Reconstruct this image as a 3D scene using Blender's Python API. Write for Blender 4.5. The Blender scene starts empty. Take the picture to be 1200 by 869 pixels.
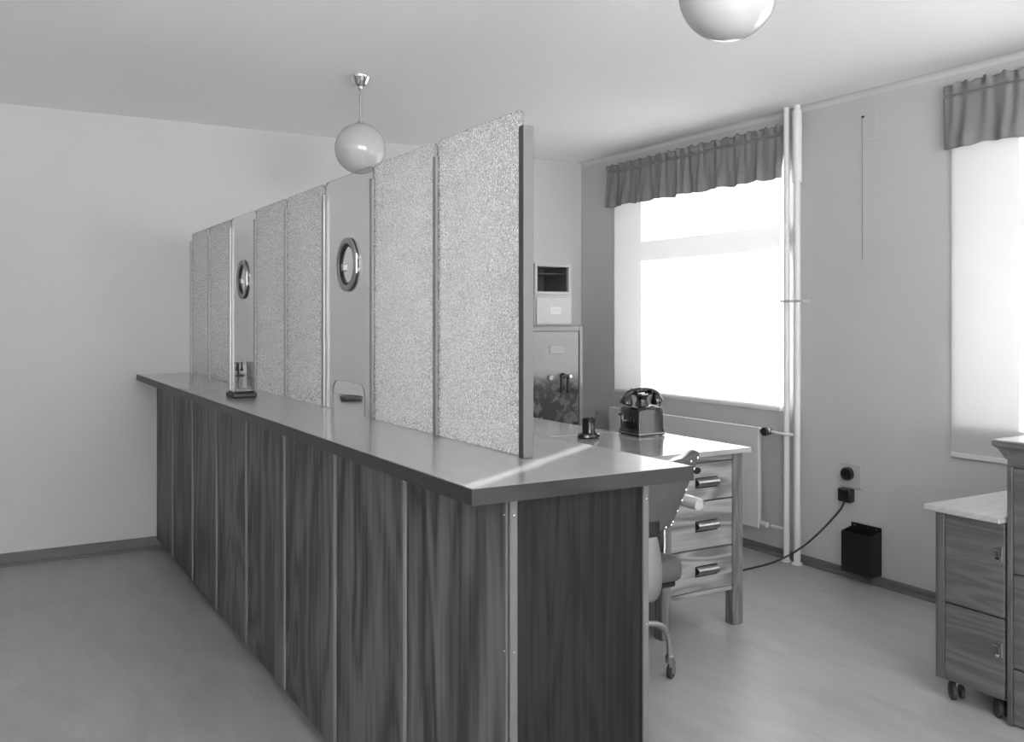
import bpy, bmesh, math, random
from math import sin, cos, pi, radians
from mathutils import Vector, Matrix
random.seed(7)
S = bpy.context.scene
COL = S.collection

# ------------------------------------------------------------------ camera, sky, sun, exposure
CAM_H = 1.42; YAW = 0.5309; FPX = 1079.0; HORIZON = 372.2      # level camera; photo frame 1200 x 869
cd = bpy.data.cameras.new('camera'); cam = bpy.data.objects.new('camera', cd); COL.objects.link(cam)
cam.location = (0, 0, CAM_H); cam.rotation_euler = (pi/2, 0, -YAW)
cd.sensor_fit = 'HORIZONTAL'; cd.sensor_width = 36; cd.lens = FPX/1200*36
cd.shift_y = -(869/2-HORIZON)/1200
cd.clip_start = 0.02
S.camera = cam

SKY = 3.3; SUN = 31.0; FILL = 165.0; TILT = 74
w = bpy.data.worlds.new('sky'); S.world = w; w.use_nodes = True
bg = w.node_tree.nodes['Background']; bg.inputs[0].default_value = (1, 1, 1, 1); bg.inputs[1].default_value = SKY
sd = bpy.data.lights.new('sun', 'SUN'); sd.energy = SUN; sd.angle = radians(0.55)
so = bpy.data.objects.new('sun', sd); COL.objects.link(so)
el = radians(9.5); hx, hy = 0.8265, 0.563
so.rotation_euler = Vector((hx*cos(el), hy*cos(el), sin(el))).to_track_quat('Z', 'Y').to_euler()
so.location = (12, 10, 5)

def fill_light(name, loc, rot, sx, sy, watts):
    l = bpy.data.lights.new(name, 'AREA'); l.shape = 'RECTANGLE'; l.size = sx; l.size_y = sy; l.energy = watts
    o = bpy.data.objects.new(name, l); COL.objects.link(o); o.location = loc; o.rotation_euler = rot
    return o
# added fill lights behind the camera, tilted up to brighten the ceiling
YB = -2.6; XL = -2.6
for x in (-1.2, 1.2): fill_light('rear_fill_light', (x, YB-.13, 1.65), (pi/2+radians(TILT), 0, 0), 1.45, 1.3, FILL)

S.view_settings.view_transform = 'Standard'; S.view_settings.look = 'None'
S.view_settings.gamma = 1; S.view_settings.use_curve_mapping = False
S.view_settings.exposure = 0.88

# ------------------------------------------------------------------ materials (black-and-white photograph: all greys)
def new_mat(name):
    m = bpy.data.materials.new(name); m.use_nodes = True
    n = m.node_tree.nodes; return m, n, m.node_tree.links, n['Principled BSDF']
def g(v): return (v, v, v, 1)
def plain(name, v, rough=.5, metal=0, noise=0, scale=8, bump=0, bscale=60, coat=0, spec=.5):
    m, n, l, b = new_mat(name)
    b.inputs['Base Color'].default_value = g(v); b.inputs['Roughness'].default_value = rough
    b.inputs['Metallic'].default_value = metal; b.inputs['Coat Weight'].default_value = coat
    b.inputs['Specular IOR Level'].default_value = spec
    tc = n.new('ShaderNodeTexCoord')
    if noise:
        t = n.new('ShaderNodeTexNoise'); t.inputs['Scale'].default_value = scale; t.inputs['Detail'].default_value = 5
        l.new(tc.outputs['Object'], t.inputs['Vector'])
        r = n.new('ShaderNodeMapRange'); r.inputs['To Min'].default_value = v*(1-noise); r.inputs['To Max'].default_value = v*(1+noise)
        l.new(t.outputs['Fac'], r.inputs['Value']); l.new(r.outputs['Result'], b.inputs['Base Color'])
    if bump:
        t2 = n.new('ShaderNodeTexNoise'); t2.inputs['Scale'].default_value = bscale; t2.inputs['Detail'].default_value = 3
        l.new(tc.outputs['Object'], t2.inputs['Vector'])
        bp = n.new('ShaderNodeBump'); bp.inputs['Strength'].default_value = bump; bp.inputs['Distance'].default_value = .01
        l.new(t2.outputs['Fac'], bp.inputs['Height']); l.new(bp.outputs['Normal'], b.inputs['Normal'])
    return m
def wood(name, lo, hi, rough=.45, axis=2, scale=7, stretch=9, dist=1.6, coat=0, fine=.25, spec=.5, cior=1.5):
    """grain runs along axis; rings come from a noise field stretched along the grain"""
    m, n, l, b = new_mat(name)
    tc = n.new('ShaderNodeTexCoord'); oi = n.new('ShaderNodeObjectInfo')
    off = n.new('ShaderNodeVectorMath'); off.operation = 'SCALE'; off.inputs[0].default_value = (37, 53, 29)
    l.new(oi.outputs['Random'], off.inputs['Scale'])
    add = n.new('ShaderNodeVectorMath'); l.new(tc.outputs['Object'], add.inputs[0]); l.new(off.outputs[0], add.inputs[1])
    mp = n.new('ShaderNodeMapping'); sc = [1, 1, 1]; sc[axis] = 1/stretch; mp.inputs['Scale'].default_value = sc
    l.new(add.outputs[0], mp.inputs['Vector'])
    n1 = n.new('ShaderNodeTexNoise'); n1.inputs['Scale'].default_value = scale; n1.inputs['Detail'].default_value = 2
    n1.inputs['Distortion'].default_value = dist*.3
    l.new(mp.outputs[0], n1.inputs['Vector'])
    mu = n.new('ShaderNodeMath'); mu.operation = 'MULTIPLY'; mu.inputs[1].default_value = 15
    l.new(n1.outputs['Fac'], mu.inputs[0])
    sn = n.new('ShaderNodeMath'); sn.operation = 'PINGPONG'; sn.inputs[1].default_value = 1
    l.new(mu.outputs[0], sn.inputs[0])
    n2 = n.new('ShaderNodeTexNoise'); n2.inputs['Scale'].default_value = scale*14; n2.inputs['Detail'].default_value = 4
    mp2 = n.new('ShaderNodeMapping'); s2 = [1, 1, 1]; s2[axis] = 1/(stretch*3.5); mp2.inputs['Scale'].default_value = s2
    l.new(add.outputs[0], mp2.inputs['Vector']); l.new(mp2.outputs[0], n2.inputs['Vector'])
    n3 = n.new('ShaderNodeTexNoise'); n3.inputs['Scale'].default_value = scale*.6; l.new(mp.outputs[0], n3.inputs['Vector'])
    mx = n.new('ShaderNodeMix'); mx.inputs[0].default_value = fine
    n2r = n.new('ShaderNodeMapRange'); n2r.inputs['From Min'].default_value = .36; n2r.inputs['From Max'].default_value = .64; l.new(n2.outputs['Fac'], n2r.inputs['Value'])
    l.new(sn.outputs[0], mx.inputs[2]); l.new(n2r.outputs[0], mx.inputs[3])
    mx2 = n.new('ShaderNodeMix'); mx2.inputs[0].default_value = .45
    l.new(mx.outputs[0], mx2.inputs[2]); l.new(n3.outputs['Fac'], mx2.inputs[3])
    r = n.new('ShaderNodeMapRange'); r.inputs['From Min'].default_value = .34; r.inputs['From Max'].default_value = .68
    r.inputs['To Min'].default_value = lo; r.inputs['To Max'].default_value = hi
    l.new(mx2.outputs[0], r.inputs['Value']); l.new(r.outputs[0], b.inputs['Base Color'])
    b.inputs['Roughness'].default_value = rough; b.inputs['Coat Weight'].default_value = coat
    b.inputs['Coat IOR'].default_value = cior; b.inputs['Coat Roughness'].default_value = .15; b.inputs['Specular IOR Level'].default_value = spec
    return m
def clear_glass(name, tint=.93):
    m, n, l, b = new_mat(name); n.remove(b)
    out = n['Material Output']; tr = n.new('ShaderNodeBsdfTransparent'); tr.inputs[0].default_value = g(tint)
    gl = n.new('ShaderNodeBsdfGlossy'); gl.inputs['Roughness'].default_value = .02
    fr = n.new('ShaderNodeFresnel'); fr.inputs['IOR'].default_value = 1.45
    ge = n.new('ShaderNodeNewGeometry'); fb = n.new('ShaderNodeMath'); fb.operation = 'MULTIPLY_ADD'; fb.inputs[1].default_value = -1; fb.inputs[2].default_value = 1
    l.new(ge.outputs['Backfacing'], fb.inputs[0]); ff = n.new('ShaderNodeMath'); ff.operation = 'MULTIPLY'; l.new(fr.outputs[0], ff.inputs[0]); l.new(fb.outputs[0], ff.inputs[1])
    mx = n.new('ShaderNodeMixShader'); l.new(ff.outputs[0], mx.inputs[0]); l.new(tr.outputs[0], mx.inputs[1]); l.new(gl.outputs[0], mx.inputs[2])
    l.new(mx.outputs[0], out.inputs['Surface']); return m
def figured_glass(name):
    """pebbled cathedral glass: ground, light-catching pebbles between clearer, lens-like valleys"""
    m, n, l, b = new_mat(name); n.remove(b)
    out = n['Material Output']; tc = n.new('ShaderNodeTexCoord')
    v = n.new('ShaderNodeTexVoronoi'); v.inputs['Scale'].default_value = 185; v.feature = 'F1'
    l.new(tc.outputs['Object'], v.inputs['Vector'])
    nz = n.new('ShaderNodeTexNoise'); nz.inputs['Scale'].default_value = 170; nz.inputs['Detail'].default_value = 3; l.new(tc.outputs['Object'], nz.inputs['Vector'])
    ad = n.new('ShaderNodeMath'); ad.operation = 'MULTIPLY_ADD'; ad.inputs[1].default_value = 1.1
    l.new(nz.outputs['Fac'], ad.inputs[0]); l.new(v.outputs['Distance'], ad.inputs[2])
    bp = n.new('ShaderNodeBump'); bp.inputs['Strength'].default_value = 1; bp.inputs['Distance'].default_value = .006
    l.new(ad.outputs[0], bp.inputs['Height'])
    gl = n.new('ShaderNodeBsdfGlass'); gl.inputs['IOR'].default_value = 1.4; gl.inputs['Roughness'].default_value = .1; gl.inputs['Color'].default_value = g(.95)
    l.new(bp.outputs[0], gl.inputs['Normal'])
    tl = n.new('ShaderNodeBsdfTranslucent'); tl.inputs[0].default_value = g(.95)
    df = n.new('ShaderNodeBsdfDiffuse'); df.inputs[0].default_value = g(.9)
    tr = n.new('ShaderNodeBsdfTransparent'); tr.inputs[0].default_value = g(.85)
    m0 = n.new('ShaderNodeMixShader'); m0.inputs[0].default_value = .45; l.new(tl.outputs[0], m0.inputs[1]); l.new(df.outputs[0], m0.inputs[2])
    m2 = n.new('ShaderNodeMixShader'); m2.inputs[0].default_value = .3; l.new(gl.outputs[0], m2.inputs[1]); l.new(tr.outputs[0], m2.inputs[2])
    r = n.new('ShaderNodeMapRange'); r.inputs['From Min'].default_value = .84; r.inputs['From Max'].default_value = 1.06
    r.inputs['To Min'].default_value = .97; r.inputs['To Max'].default_value = .04; l.new(ad.outputs[0], r.inputs['Value'])
    m1 = n.new('ShaderNodeMixShader'); l.new(r.outputs[0], m1.inputs[0]); l.new(m2.outputs[0], m1.inputs[1]); l.new(m0.outputs[0], m1.inputs[2])
    l.new(m1.outputs[0], out.inputs['Surface']); return m
def cloth(name, v, trans, tv=None, scale=700):
    m, n, l, b = new_mat(name); n.remove(b)
    out = n['Material Output']; tc = n.new('ShaderNodeTexCoord')
    t = n.new('ShaderNodeTexNoise'); t.inputs['Scale'].default_value = scale; l.new(tc.outputs['Object'], t.inputs['Vector'])
    r = n.new('ShaderNodeMapRange'); r.inputs['To Min'].default_value = v*.9; r.inputs['To Max'].default_value = v*1.1; l.new(t.outputs['Fac'], r.inputs['Value'])
    d = n.new('ShaderNodeBsdfDiffuse'); l.new(r.outputs[0], d.inputs[0])
    tl = n.new('ShaderNodeBsdfTranslucent'); tl.inputs[0].default_value = g(tv if tv else v)
    mx = n.new('ShaderNodeMixShader'); mx.inputs[0].default_value = trans
    l.new(d.outputs[0], mx.inputs[1]); l.new(tl.outputs[0], mx.inputs[2]); l.new(mx.outputs[0], out.inputs['Surface']); return m
def lino(name, v, rough):
    m, n, l, b = new_mat(name)
    tc = n.new('ShaderNodeTexCoord'); mp = n.new('ShaderNodeMapping'); mp.inputs['Scale'].default_value = (1, .28, 1); mp.inputs['Rotation'].default_value = (0, 0, radians(62))
    l.new(tc.outputs['Object'], mp.inputs['Vector'])
    a = n.new('ShaderNodeTexNoise'); a.inputs['Scale'].default_value = 9; a.inputs['Detail'].default_value = 8; a.inputs['Roughness'].default_value = .65; a.inputs['Distortion'].default_value = .6
    l.new(mp.outputs[0], a.inputs['Vector'])
    r = n.new('ShaderNodeMapRange'); r.inputs['From Min'].default_value = .3; r.inputs['From Max'].default_value = .7
    r.inputs['To Min'].default_value = v*.86; r.inputs['To Max'].default_value = v*1.12
    l.new(a.outputs['Fac'], r.inputs['Value']); l.new(r.outputs[0], b.inputs['Base Color'])
    r2 = n.new('ShaderNodeMapRange'); r2.inputs['To Min'].default_value = rough*.85; r2.inputs['To Max'].default_value = rough*1.2
    l.new(a.outputs['Fac'], r2.inputs['Value']); l.new(r2.outputs[0], b.inputs['Roughness']); return m

def darker_below(name, v, lo, z0, z1):  # base colour darkens towards the bottom, broken by paler noise patches
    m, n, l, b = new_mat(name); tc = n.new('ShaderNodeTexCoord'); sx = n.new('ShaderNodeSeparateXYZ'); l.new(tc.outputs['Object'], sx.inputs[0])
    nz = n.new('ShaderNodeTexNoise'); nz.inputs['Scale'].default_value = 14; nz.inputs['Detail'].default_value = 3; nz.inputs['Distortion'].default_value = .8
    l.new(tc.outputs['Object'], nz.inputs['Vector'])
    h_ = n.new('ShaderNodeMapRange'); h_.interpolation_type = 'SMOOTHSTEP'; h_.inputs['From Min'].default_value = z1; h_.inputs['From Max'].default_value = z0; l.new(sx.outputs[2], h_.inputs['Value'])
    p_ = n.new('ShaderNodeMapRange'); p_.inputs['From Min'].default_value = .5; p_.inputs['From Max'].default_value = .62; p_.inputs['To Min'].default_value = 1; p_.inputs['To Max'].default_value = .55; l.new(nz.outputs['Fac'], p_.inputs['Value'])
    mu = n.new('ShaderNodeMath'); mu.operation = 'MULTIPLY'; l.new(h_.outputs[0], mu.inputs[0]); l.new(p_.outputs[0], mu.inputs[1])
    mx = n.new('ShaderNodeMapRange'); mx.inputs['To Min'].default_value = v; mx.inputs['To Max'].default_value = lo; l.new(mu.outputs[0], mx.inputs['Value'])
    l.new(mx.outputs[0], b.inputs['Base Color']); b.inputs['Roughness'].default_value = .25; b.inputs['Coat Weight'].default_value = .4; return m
M = dict(
    wall=plain('painted_wall', .53, .75, noise=.04, scale=2.5, bump=.08, bscale=90),
    ceil=plain('painted_ceiling', .95, .8, noise=.03, scale=2, bump=.05, bscale=50),
    cove=plain('cove_paint', .62, .8), base=plain('painted_baseboard', .13, .5, noise=.1), trimw=plain('white_trim', .7, .5),
    floor=lino('linoleum', .37, .33),
    panel=wood('counter_wood', .036, .13, .45, 2, 3.2, 4.5, spec=.2, fine=.42),
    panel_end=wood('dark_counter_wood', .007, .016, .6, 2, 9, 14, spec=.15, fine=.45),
    joint=plain('joint_strip_wood', .21, .45, noise=.15, scale=20), batten=plain('batten_wood', .09, .5, noise=.15, scale=20), metal=plain('brushed_metal', .36, .33, 1, noise=.06, scale=40),
    top=wood('worktop_laminate', .225, .245, .34, 1, 5, 7, coat=1, cior=1.75), topedge=wood('worktop_edge', .016, .03, .5, 0, 9, 9, spec=.2),
    topedge_y=wood('worktop_edge_long', .014, .024, .4, 1, 9, 6),
    screw=plain('screw', .55, .25, 1), dark=plain('black_paint', .012, .42), bakelite=plain('bakelite', .012, .18, coat=.5),
    chrome=plain('chrome', .8, .08, 1), opal=plain('opal_glass', .44, .12, coat=.6),
    glass=clear_glass('clear_glass'), fig=figured_glass('figured_glass'),
    postm=plain('end_post_metal', .16, .42, 1), nickel=plain('nickel_ring', .4, .45, 1), glass_edge=plain('glass_edge', .15, .2),
    valance=cloth('valance_cotton', .3, .25, .25), blind=cloth('blind_fabric', .75, .42, .8, 900), hem=cloth('blind_hem', .75, .3, .7, 900),
    wframe=plain('window_paint', .7, .45), pipe=plain('pipe_paint', .72, .4),
    rad=plain('radiator_paint', .62, .4), safe=plain('safe_paint', .2, .2, noise=.1, scale=6, coat=.5),
    safe_door=darker_below('safe_door_paint', .22, .04, .93, 1.06), safe_dk=plain('safe_plate', .25, .4, .6), cream=plain('cream_paint', .46, .45), shadowbox=plain('box_inside', .1, .7),
    card=plain('label_card', .85, .7), desktop=wood('desk_top', .30, .38, .16, 0, 5, 7, coat=.5),
    deskwood=wood('desk_wood', .13, .30, .4, 0, 5, 5), deskleg=wood('desk_leg', .10, .17, .45, 2, 9, 8), deskside=wood('desk_side', .07, .12, .5, 2, 6, 8),
    pull=plain('pull_metal', .35, .3, 1), fabric=plain('chair_cloth', .07, .8, noise=.15, scale=30, bump=.3, bscale=300),
    seatc=plain('seat_cloth', .08, .8, noise=.1, scale=30), brass=plain('nail_brass', .8, .25, 1), support=plain('support_paint', .2, .4), armw=plain('arm_pad', .5, .3, coat=.4),
    rubber=plain('rubber', .03, .6), plate=plain('socket_plate', .45, .5), bin=plain('bin_enamel', .008, .3),
    oak=wood('cabinet_wood', .085, .13, .45, 1, 9, 8), oakv=wood('cabinet_stile', .075, .115, .45, 2, 8, 8), oaktop=wood('cabinet_top', .36, .42, .3, 0, 5, 6, coat=.2),
)

# ------------------------------------------------------------------ mesh helpers
class MB:
    def __init__(s): s.b = bmesh.new(); s.wn = False
    def box(s, x0, x1, y0, y1, z0, z1, bevel=0, seg=1):
        r = bmesh.ops.create_cube(s.b, size=1); vs = r['verts']
        for v in vs: v.co = Vector(((x0+x1)/2+v.co.x*(x1-x0), (y0+y1)/2+v.co.y*(y1-y0), (z0+z1)/2+v.co.z*(z1-z0)))
        if bevel:
            if seg > 1: s.wn = True
            es = list({e for v in vs for e in v.link_edges})
            bmesh.ops.bevel(s.b, geom=es, offset=bevel, segments=seg, profile=.5, affect='EDGES')
        return s
    def prism(s, pts, axis, a, b):
        """closed polygon pts in the two other axes (in x,y,z order), extruded along axis from a to b"""
        def P(p, t):
            q = list(p); q.insert(axis, t); return Vector(q)
        lo = [s.b.verts.new(P(p, a)) for p in pts]; hi = [s.b.verts.new(P(p, b)) for p in pts]; n = len(pts)
        s.b.faces.new(lo); s.b.faces.new(hi[::-1])
        for i in range(n): s.b.faces.new((lo[i], hi[i], hi[(i+1) % n], lo[(i+1) % n]))
        return s
    def tube(s, pts, r, seg=12, cap=True):
        pts = [Vector(p) for p in pts]; rs = r if isinstance(r, (list, tuple)) else [r]*len(pts); rings = []
        t0 = (pts[1]-pts[0]).normalized(); up = Vector((0, 0, 1)) if abs(t0.z) < .9 else Vector((1, 0, 0))
        for i, p in enumerate(pts):
            t = (pts[min(i+1, len(pts)-1)]-pts[max(i-1, 0)]).normalized()
            a = t.cross(up).normalized(); up = a.cross(t).normalized()
            rings.append([s.b.verts.new(p+(a*cos(2*pi*k/seg)+up*sin(2*pi*k/seg))*rs[i]) for k in range(seg)])
        for i in range(len(rings)-1):
            for k in range(seg): s.b.faces.new((rings[i][k], rings[i][(k+1) % seg], rings[i+1][(k+1) % seg], rings[i+1][k]))
        if cap: s.b.faces.new(rings[0][::-1]); s.b.faces.new(rings[-1])
        return s
    def lathe(s, prof, c, axis=2, seg=32):
        """prof: (radius, height) list; closed at both ends by caps"""
        c = Vector(c); e = [Vector((1, 0, 0)), Vector((0, 1, 0)), Vector((0, 0, 1))]
        A = e[axis]; U = e[(axis+1) % 3]; V = e[(axis+2) % 3]; rings = []
        for r, hh in prof:
            if r < 1e-6: rings.append([s.b.verts.new(c+A*hh)])
            else: rings.append([s.b.verts.new(c+A*hh+(U*cos(2*pi*k/seg)+V*sin(2*pi*k/seg))*r) for k in range(seg)])
        for a, b in zip(rings, rings[1:]):
            for k in range(seg):
                k2 = (k+1) % seg
                if len(a) == 1 and len(b) == 1: continue
                if len(a) == 1: s.b.faces.new((a[0], b[k2], b[k]))
                elif len(b) == 1: s.b.faces.new((a[k], a[k2], b[0]))
                else: s.b.faces.new((a[k], a[k2], b[k2], b[k]))
        if len(rings[0]) > 1 and prof[0] != prof[-1]: s.b.faces.new(rings[0][::-1])
        if len(rings[-1]) > 1 and prof[0] != prof[-1]: s.b.faces.new(rings[-1])
        return s
    def grid(s, fn, nu, nv):
        vs = [[s.b.verts.new(fn(i/nu, j/nv)) for j in range(nv+1)] for i in range(nu+1)]
        for i in range(nu):
            for j in range(nv): s.b.faces.new((vs[i][j], vs[i+1][j], vs[i+1][j+1], vs[i][j+1]))
        return s
    def build(s, name, mat, parent=None, smooth=35, local=False):
        bmesh.ops.recalc_face_normals(s.b, faces=s.b.faces[:])
        if parent is not None and not local:
            o = Vector((0, 0, 0)); p = parent
            while p is not None: o += p.location; p = p.parent
            bmesh.ops.translate(s.b, vec=-o, verts=s.b.verts[:])
        me = bpy.data.meshes.new(name); s.b.to_mesh(me); s.b.free()
        if smooth:
            me.polygons.foreach_set('use_smooth', [True]*len(me.polygons)); me.set_sharp_from_angle(angle=radians(smooth))
        for m_ in (mat if isinstance(mat, (list, tuple)) else [mat]): me.materials.append(M[m_])
        ob = bpy.data.objects.new(name, me); COL.objects.link(ob); ob.parent = parent
        if s.wn: ob.modifiers.new('normals', 'WEIGHTED_NORMAL').keep_sharp = True
        return ob
def smooth_path(p, n=6):
    p = [Vector(q) for q in p]; out = []
    for i in range(len(p)-1):
        a, b, c, d = p[max(i-1, 0)], p[i], p[i+1], p[min(i+2, len(p)-1)]
        for k in range(n):
            t = k/n; out.append(.5*((2*b)+(-a+c)*t+(2*a-5*b+4*c-d)*t*t+(-a+3*b-3*c+d)*t**3))
    return out+[p[-1]]
def solid(o, t, off=0):
    md = o.modifiers.new('thickness', 'SOLIDIFY'); md.thickness = t; md.offset = off; return o
def tag(o, label, cat, group=None):
    o['label'] = label; o['category'] = cat
    if group: o['group'] = group
    return o
def struct(o): o['kind'] = 'structure'; return o
def thing(name, label, cat, loc, group=None):
    o = bpy.data.objects.new(name, None); COL.objects.link(o); o.location = loc; o.empty_display_size = .1
    return tag(o, label, cat, group)
def dup(o, parent=None, off=(0, 0, 0)):
    c = o.copy(); COL.objects.link(c); c.parent = parent; c.location = o.location+Vector(off); return c
def dup_tree(o, parent=None, off=(0, 0, 0)):
    c = dup(o, parent, off)
    for ch in [k for k in bpy.data.objects if k.parent == o]: dup_tree(ch, c)
    return c

# ------------------------------------------------------------------ the room
XW = 4.162; YW = 6.007; ZC = 2.644; TH = .42
def wall_holes(plane, a0, a1, z0, z1, t0, t1, holes):
    """wall slab across plane axis (0: x const, 1: y const) with rectangular holes (a0,a1,z0,z1)"""
    m = MB(); As = sorted({a0, a1, *[v for hh in holes for v in hh[:2]]}); Zs = sorted({z0, z1, *[v for hh in holes for v in hh[2:]]})
    idx = {}
    def vert(t, a, z):
        k = (t, a, z)
        if k not in idx: idx[k] = m.b.verts.new((t, a, z) if plane == 0 else (a, t, z))
        return idx[k]
    def is_hole(i, j):
        if i < 0 or j < 0 or i >= len(As)-1 or j >= len(Zs)-1: return True
        ca = (As[i]+As[i+1])/2; cz = (Zs[j]+Zs[j+1])/2
        return any(hh[0] < ca < hh[1] and hh[2] < cz < hh[3] for hh in holes)
    for i in range(len(As)-1):
        for j in range(len(Zs)-1):
            if is_hole(i, j): continue
            A, B, Z, W = As[i], As[i+1], Zs[j], Zs[j+1]
            for t in (t0, t1): m.b.faces.new([vert(t, *p) for p in ((A, Z), (B, Z), (B, W), (A, W))])
            for di, dj, p, q in ((-1, 0, (A, Z), (A, W)), (1, 0, (B, Z), (B, W)), (0, -1, (A, Z), (B, Z)), (0, 1, (A, W), (B, W))):
                if is_hole(i+di, j+dj): m.b.faces.new((vert(t0, *p), vert(t0, *q), vert(t1, *q), vert(t1, *p)))
    return m
WIN = [(3.858, 5.56, .90, 2.43), (1.12, 2.79, .90, 2.43), (-1.63, .04, .90, 2.43)]     # window openings along the window wall
struct(MB().box(XL-.4, XW+TH, YB-.4, YW+.3, -.12, 0).build('floor', 'floor', smooth=0))
struct(MB().box(XL-.4, XW+TH, YB-.4, YW+.3, ZC, ZC+.15).build('ceiling', 'ceil', smooth=0))
struct(wall_holes(0, YB-.4, YW+.3, 0, ZC, XW, XW+TH, WIN).build('wall_right', 'wall', smooth=0))
struct(MB().box(XL-.4, XW, YW, YW+.3, 0, ZC).build('wall_back', 'wall', smooth=0))
BW = [(-1.95, -.45, .95, 2.35), (.45, 1.95, .95, 2.35)]
struct(MB().box(XL-.3, XL, YB, YW, 0, ZC).build('wall_left', 'wall', smooth=0))
struct(wall_holes(1, XL-.4, XW, 0, ZC, YB-.4, YB, BW).build('wall_front', 'wall', smooth=0))

def baseboard(name, axis, wallpos, sgn, a0, a1, hh=.075):
    # board with a small quarter-round shoe
    pr = [(0, 0), (.030, 0), (.030, .008), (.024, .016), (.016, .02), (.016, hh-.007), (.011, hh), (0, hh)]
    pts = [(wallpos+sgn*p, z) for p, z in pr]
    m = MB()
    if axis == 1: m.prism(pts, 1, a0, a1)
    else: m.prism(pts, 0, a0, a1)
    return struct(m.build(name, 'base', smooth=0))
baseboard('baseboard_right', 1, XW, -1, YB, YW, .047)
baseboard('baseboard_back', 0, YW, -1, XL, XW-.03)
baseboard('baseboard_left', 1, XL, 1, YB, YW-.03)
# plaster cove between wall and ceiling
def cove(name, axis, wallpos, sgn, a0, a1):
    r = .032; pts = [(wallpos, ZC), (wallpos, ZC-r)]+[(wallpos+sgn*r*(1-cos(t)), ZC-r*(1-sin(t))) for t in [k*pi/12 for k in range(1, 6)]]+[(wallpos+sgn*r, ZC)]
    return struct(MB().prism(pts, axis, a0, a1).build(name, 'cove', smooth=40))
cove('trim_1', 1, XW, -1, YB, YW)

# windows of the window wall: painted frame at the outer face, transom and wide side stile
def window(n, y0, y1, z0, z1):
    xo = XW+TH-.11; xi = xo+.06
    r = bpy.data.objects.new('window_%d' % n, None); COL.objects.link(r); r.location = (xo, (y0+y1)/2, z0); struct(r)
    zt = z0+.72*(z1-z0)-.10
    for a, b, c, d in ((y0, y0+.05, z0, z1), (y1-.07, y1, z0, z1)): MB().box(xo, xi, a, b, c, d, .004).build('stile', 'wframe', r)
    for c, d in ((z0, z0+.06), (z1-.06, z1)): MB().box(xo, xi, y0+.05, y1-.07, c, d, .004).build('rail', 'wframe', r)
    MB().box(xo-.01, xi, y0+.05, y1-.07, zt, zt+.13, .004).build('transom', 'wframe', r)
    MB().box(xo+.03, xo+.035, y0+.05, y1-.07, z0+.06, zt).build('pane', 'glass', r, smooth=0)
    MB().box(xo+.03, xo+.035, y0+.05, y1-.07, zt+.13, z1-.06).build('pane', 'glass', r, smooth=0)
for i, hh in enumerate(WIN): window(i+1, *hh)
for i, (a, b, c, d) in enumerate(BW):       # two unseen windows, added to hold the fill lights
    r = bpy.data.objects.new('window_%d' % (i+4), None); COL.objects.link(r); r.location = ((a+b)/2, YB-.25, c); struct(r)
    for p, q in ((a, a+.05), (b-.05, b), ((a+b)/2-.025, (a+b)/2+.025)): MB().box(p, q, YB-.3, YB-.25, c, d, .004).build('stile', 'wframe', r)
    for p, q in ((c, c+.05), (d-.05, d)): MB().box(a+.05, b-.05, YB-.3, YB-.25, p, q, .004).build('rail', 'wframe', r)
    for p, q in ((a+.05, (a+b)/2-.025), ((a+b)/2+.025, b-.05)): MB().box(p, q, YB-.278, YB-.273, c+.05, d-.05).build('pane', 'glass', r, 0)

# ------------------------------------------------------------------ the service counter
ZT = 1.075; TT = .034; XC = .868; XR = 1.4535; YN = 1.638; XP = .985; XE = 1.352; YE = 1.69; PITCH = .539
wt = thing('counter_worktop', 'long polished counter worktop running from the end panel to the wall', 'worktop', (XC, YN, ZT-TT))
MB().box(XC+.004, XR-.004, YN+.004, YW-.001, ZT-TT, ZT, .0015).build('top_surface', 'top', wt)
MB().box(XC, XR, YN, YN+.004, ZT-TT, ZT-.0006).build('edge_band', 'topedge', wt, 0)
MB().box(XC, XC+.004, YN+.004, YW-.001, ZT-TT, ZT-.0006).build('edge_band', 'topedge_y', wt, 0)
MB().box(XR-.004, XR, YN+.004, YW-.001, ZT-TT, ZT-.0006).build('edge_band', 'topedge_y', wt, 0)

cb = thing('service_counter', 'dark wood panelled counter base with pale joint strips', 'counter', (XP, YE, 0))
ZB = .062; ZU = ZT-TT
MB().box(XP+.07, XE-.07, YE+.05, YW-.031, 0, ZB).build('plinth', 'dark', cb)
MB().box(XP+.02, XE-.02, YE+.02, YW-.02, ZB, ZB+.02).build('bottom_board', 'panel_end', cb)
pw = PITCH-.004
p0 = MB().box(XP, XP+.018, -pw/2, pw/2, ZB, ZU).build('front_panel', 'panel', cb, 0, local=True)
q0 = MB().box(-.006, 0, -.009, .009, ZB+.004, ZU-.001, .0015).build('joint_strip', 'joint', cb, local=True)
sc = MB().lathe([(0, -.0018), (.002, -.0012), (.0026, 0), (.0026, .001)], (0, 0, 0), axis=0, seg=10)
sc0 = sc.build('screw', 'screw', None)
COL.objects.unlink(sc0)
def screw(parent, loc, rz=0):
    c = sc0.copy(); COL.objects.link(c); c.parent = parent; c.location = loc; c.rotation_euler = (0, 0, rz); return c
for k in range(8):
    p = p0 if k == 0 else dup(p0, cb)
    p.location = (-XP, PITCH*(k+.5), 0)
for k in range(1, 8):
    q = q0 if k == 1 else dup(q0, cb)
    q.location = (0, PITCH*k, 0)
    for zz in (ZU-.05, ZU-.33, ZU-.62, ZB+.05): screw(q, (-.006, 0, zz))
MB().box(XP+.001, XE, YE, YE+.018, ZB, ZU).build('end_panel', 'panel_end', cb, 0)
MB().box(XE-.018, XE, YE+.018, YW-.002, ZB, ZU).build('rear_panel', 'panel', cb, 0)
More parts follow.
